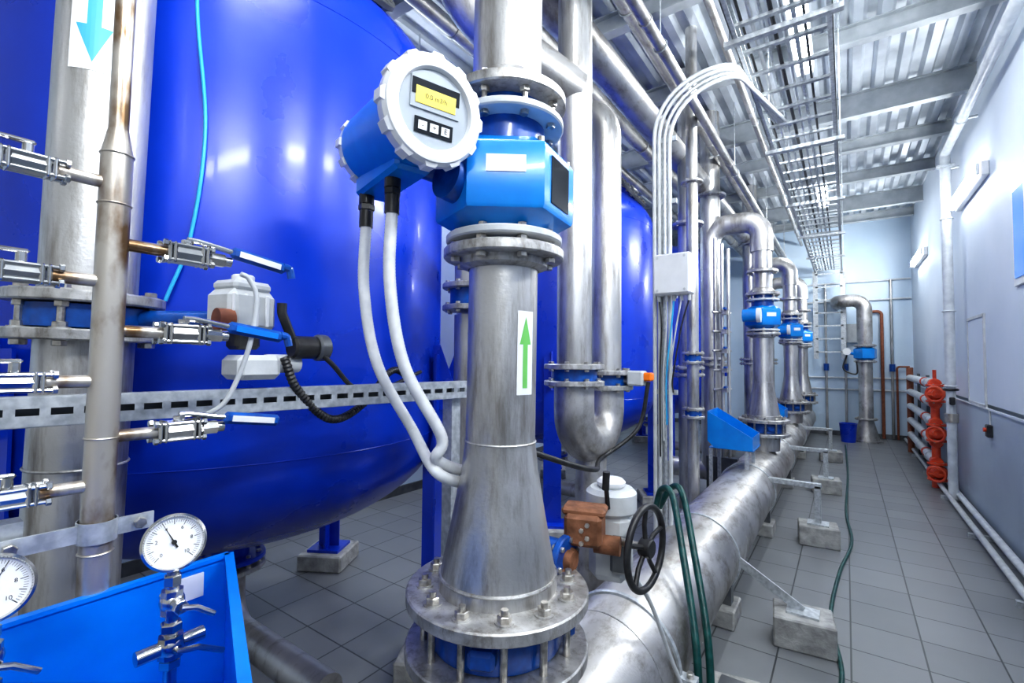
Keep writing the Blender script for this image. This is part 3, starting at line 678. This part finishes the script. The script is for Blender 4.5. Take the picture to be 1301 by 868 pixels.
def lampfix(x,y,z,L,wall_=True,inten=60):
    b=B()
    if wall_:
        b.box((x+.03,y,z),(.06,L+.08,.14),white,None,.01);b.cyl((x-.03,y-L/2,z+.03),(x-.03,y+L/2,z+.03),.022,lamp,seg=16);b.cyl((x-.03,y-L/2,z-.03),(x-.03,y+L/2,z-.03),.022,lamp,seg=16)
        for s_ in(-1,1): b.box((x-.02,y+s_*(L/2+.02),z),(.03,.03,.11),white,None,.008)
    else:
        b.box((x,y,z+.03),(.16,L+.08,.05),white,None,.01)
        for dx in(-.04,.04): b.cyl((x+dx,y-L/2,z-.02),(x+dx,y+L/2,z-.02),.018,lamp,seg=16)
        for s_ in(-1,1): b.box((x,y+s_*(L/2+.02),z-.01),(.14,.03,.06),white,None,.008);
        for s_ in(-1,1): b.cyl((x,y+s_*L*.4,z+.05),(x,y+s_*L*.4,CZ),.006,galv,seg=8)
    b.fin('fluorescent_lamp')
    ld=bpy.data.lights.new('lamp_light','AREA');ld.shape='RECTANGLE';ld.size=L;ld.size_y=.14;ld.energy=inten;ld.color=(.95,.98,1)
    o=bpy.data.objects.new('lamp_light',ld);sc.collection.objects.link(o)
    if wall_: o.location=(x-.08,y,z); d=V((-1,0,.02))
    else: o.location=(x,y,z-.07); d=V((0,0,-1))
    zz=-d.normalized();xx=V((0,1,0));yy=zz.cross(xx).normalized();o.matrix_world=basis(o.location,xx,yy,zz)
for y,p_ in((-.9,40),(1.3,44),(3.6,40),(6.75,42),(10.8,48)): lampfix(1.06,y,3.42,1.25,True,p_)  # wall lamps nearest the camera are unseen, added for fill and the tank highlight
for y in(.3,4.6,9.4): lampfix(-.28,y,4.38,1.2,False,36)
for y in(3.0,6.4): lampfix(-3.6,y,4.3,1.2,False,26)  # added lamp row, kept out of view above the tanks
b=B();b.box((WX-.005,4.95,2.60),(.03,.8,.8),white,None,.005);b.box((WX-.012,4.95,2.60),(.03,.68,.68),winb);b.box((WX-.02,4.95,2.60),(.03,.04,.68),white);b.fin('window_1')
b=B()
for y in(6.45,7.2): b.box((WX-.008,y,1.62),(.016,.03,.92),ltgrey)
for z in(1.17,2.07): b.box((WX-.008,6.82,z),(.016,.78,.03),ltgrey)
b.box((WX-.004,6.82,1.62),(.008,.74,.88),wallm);b.fin('access_panel')
b=B();b.box((WX-.006,(BY+FY)/2,1.15),(.012,BY-FY,.02),wallm);b.fin('trim_1')
b=B();b.box((WX-.02,6.3,.95),(.04,.1,.12),black,None,.008);b.cyl((WX-.04,6.3,.96),(WX-.06,6.3,.96),.02,red);b.tube([(WX-.01,6.3,1.0),(WX-.01,6.3,1.15),(WX-.01,9,1.15)],.008,ltgrey,8);b.fin('wall_switch')
b=B();b.cyl((WX-.07,-1,.07),(WX-.07,12.3,.07),.03,pipew,seg=20);b.cyl((WX-.17,-1,.06),(WX-.17,12.3,.06),.025,ltgrey,seg=20)
y=0
while y<12: b.box((WX-.12,y,.02),(.22,.04,.04),galv);y+=1.5
b.fin('floor_pipes')
# red/white manifold
b=B();ry0,ry1=8.1,11.0
zs=(1.32,1.07,.82,.57,.32)
for z in zs:
    b.cyl((.93,ry0,z),(.93,ry1,z),.055,pipew,seg=24);b.cyl((.93,ry0-.02,z),(.93,ry0+.10,z),.068,red,seg=24,ch=.008)
    b.torus((.93,ry0+.5,z),Y,.06,.012,pipew,24,8);b.cyl((.93,ry0+.85,z),(.93,ry0+.93,z),.065,red,seg=24)
b.cyl((.93,ry0+.03,1.22),(.93,ry0+.03,.3),.045,red,seg=24)
for z in(1.2,.70,.21):
    b.sph((.93,ry0-.02,z),.105,red,(1,1,.85));b.flange((.93,ry0-.02,z+.10),Z,.10,.025,6,.01,red);b.flange((.93,ry0-.02,z-.10),Z,.10,.025,6,.01,red);b.cyl((.93,ry0-.10,z),(.93,ry0-.17,z),.05,red,seg=20)
    b.torus((.90,ry0-.22,z),(-.5,-.9,0),.09,.014,red,24,8);b.cyl((.90,ry0-.23,z),(.93,ry0-.15,z),.015,red,seg=10);b.box((.90,ry0-.22,z),(.16,.012,.02),red)
b.cyl((.93,ry0+.03,1.3),(.93,ry0+.03,1.5),.02,red,seg=12)
b.cyl((.93,ry0+.03,.0),(.93,ry0+.03,.3),.05,red,seg=20)
b.cyl((.93,ry1,0),(.93,ry1,1.5),.05,brown,seg=20);b.box((1.02,ry0+1.5,.7),(.04,.05,1.4),grate);b.box((1.02,ry0+2.6,.7),(.04,.05,1.4),grate)
b.fin('heating_manifold')
b=B();b.tube([(.62,12.42,0.02),(.62,12.42,2.65),(.35,12.42,2.65)],.03,brown,14,bend=.08);b.tube([(.85,12.4,.02),(.85,12.4,1.5),(1.05,12.4,1.5)],.02,brown,12,bend=.05);b.fin('brown_wall_pipe')
b=B()
for k,z in enumerate((1.0,1.25,2.9,3.3)): b.cyl((-1.0,12.46,z),(WX-.02,12.46,z),.02,pipew,seg=12)
for x_ in(-.35,0,.78): b.cyl((x_,12.45,.02),(x_,12.45,3.3),.025,steel,seg=12);b.cyl((x_,12.45,1.4),(x_,12.45,1.55),.05,bluevalve,seg=16)
b.box((.15,12.44,2.2),(.3,.08,.4),ltgrey,None,.01);b.fin('back_wall_pipes')
# ------------------------------------------------------------------ hoses
b=B()
for k in(0,1):
    dx=.03*k;dy=.07*k
    b.spline([(-.84,2.52+dy,.80),(-.80+dx,2.50+dy,.92),(-.72+dx,2.42+dy,.92),(-.62+dx,2.25+dy,.70),(-.52+dx,2.06+dy,.44),(-.49+dx,1.98+dy,.2),(-.46+dx,1.80+dy,.03),(-.42+dx,1.5+dy,.02),(-.5+dx,1.2+dy,.02)],.016,green)
b.fin('green_garden_hose')
b=B();b.spline([(-.03,11.0,.012),(.0,8.3,.012),(-.02,6.2,.012),(.02,5.2,.012),(-.06,4.4,.012),(-.10,3.6,.012),(-.04,3.0,.012),(-.07,2.6,.012),(-.12,2.2,.012),(-.06,1.6,.012),(.02,1.2,.012)],.012,green,n=16);b.fin('green_garden_hose')
b=B();b.spline([(-.62,1.62,.85),(-.60,1.75,.70),(-.56,1.83,.50),(-.52,1.90,.30),(-.56,1.95,.1),(-.6,2.1,.012),(-.4,2.3,.012)],.008,ltgrey);b.fin('cable_conduit')
for (x_,y_,s_,r_) in((-2.0,2.35,.3,.7),(-1.9,1.0,.26,.7),(-1.5,3.3,.3,.7),(-.44,2.42,.24,.35)):
    b=B(); h_=s_*r_;b.box((x_,y_,h_/2),(s_,s_,h_),conc,Matrix.Rotation(.2,3,'Z'),.01); b.prism([(-.07,-.07),(.07,-.07),(.07,.07),(-.07,.07)],Matrix.Translation((x_,y_,h_)),.01,grate)
    b.fin('concrete_block')
# ------------------------------------------------------------------ camera, world
cam=bpy.data.cameras.new('camera');co=bpy.data.objects.new('camera',cam);sc.collection.objects.link(co);sc.camera=co
F_=600;cam.sensor_width=36;cam.lens=36*F_/1301;cam.clip_start=.02
psi=math.atan(424/600.);th=math.atan(22/600.);rho=math.radians(.45)
fh=V((-math.sin(psi),math.cos(psi),0));R=V((math.cos(psi),math.sin(psi),0))
Fw=fh*math.cos(th)+V((0,0,math.sin(th)));U=R.cross(Fw)
R2=R*math.cos(rho)+U*math.sin(rho);U2=R2.cross(Fw)
co.matrix_world=basis((0,0,1.6),R2,U2,-Fw)
w=bpy.data.worlds.new('w');sc.world=w;w.use_nodes=True;w.node_tree.nodes['Background'].inputs[0].default_value=(.88,.94,1,1);w.node_tree.nodes['Background'].inputs[1].default_value=.42
sc.view_settings.view_transform='Standard';sc.view_settings.look='None'
try: sc.view_settings.look='Medium High Contrast'
except Exception: pass
sc.view_settings.exposure=.12
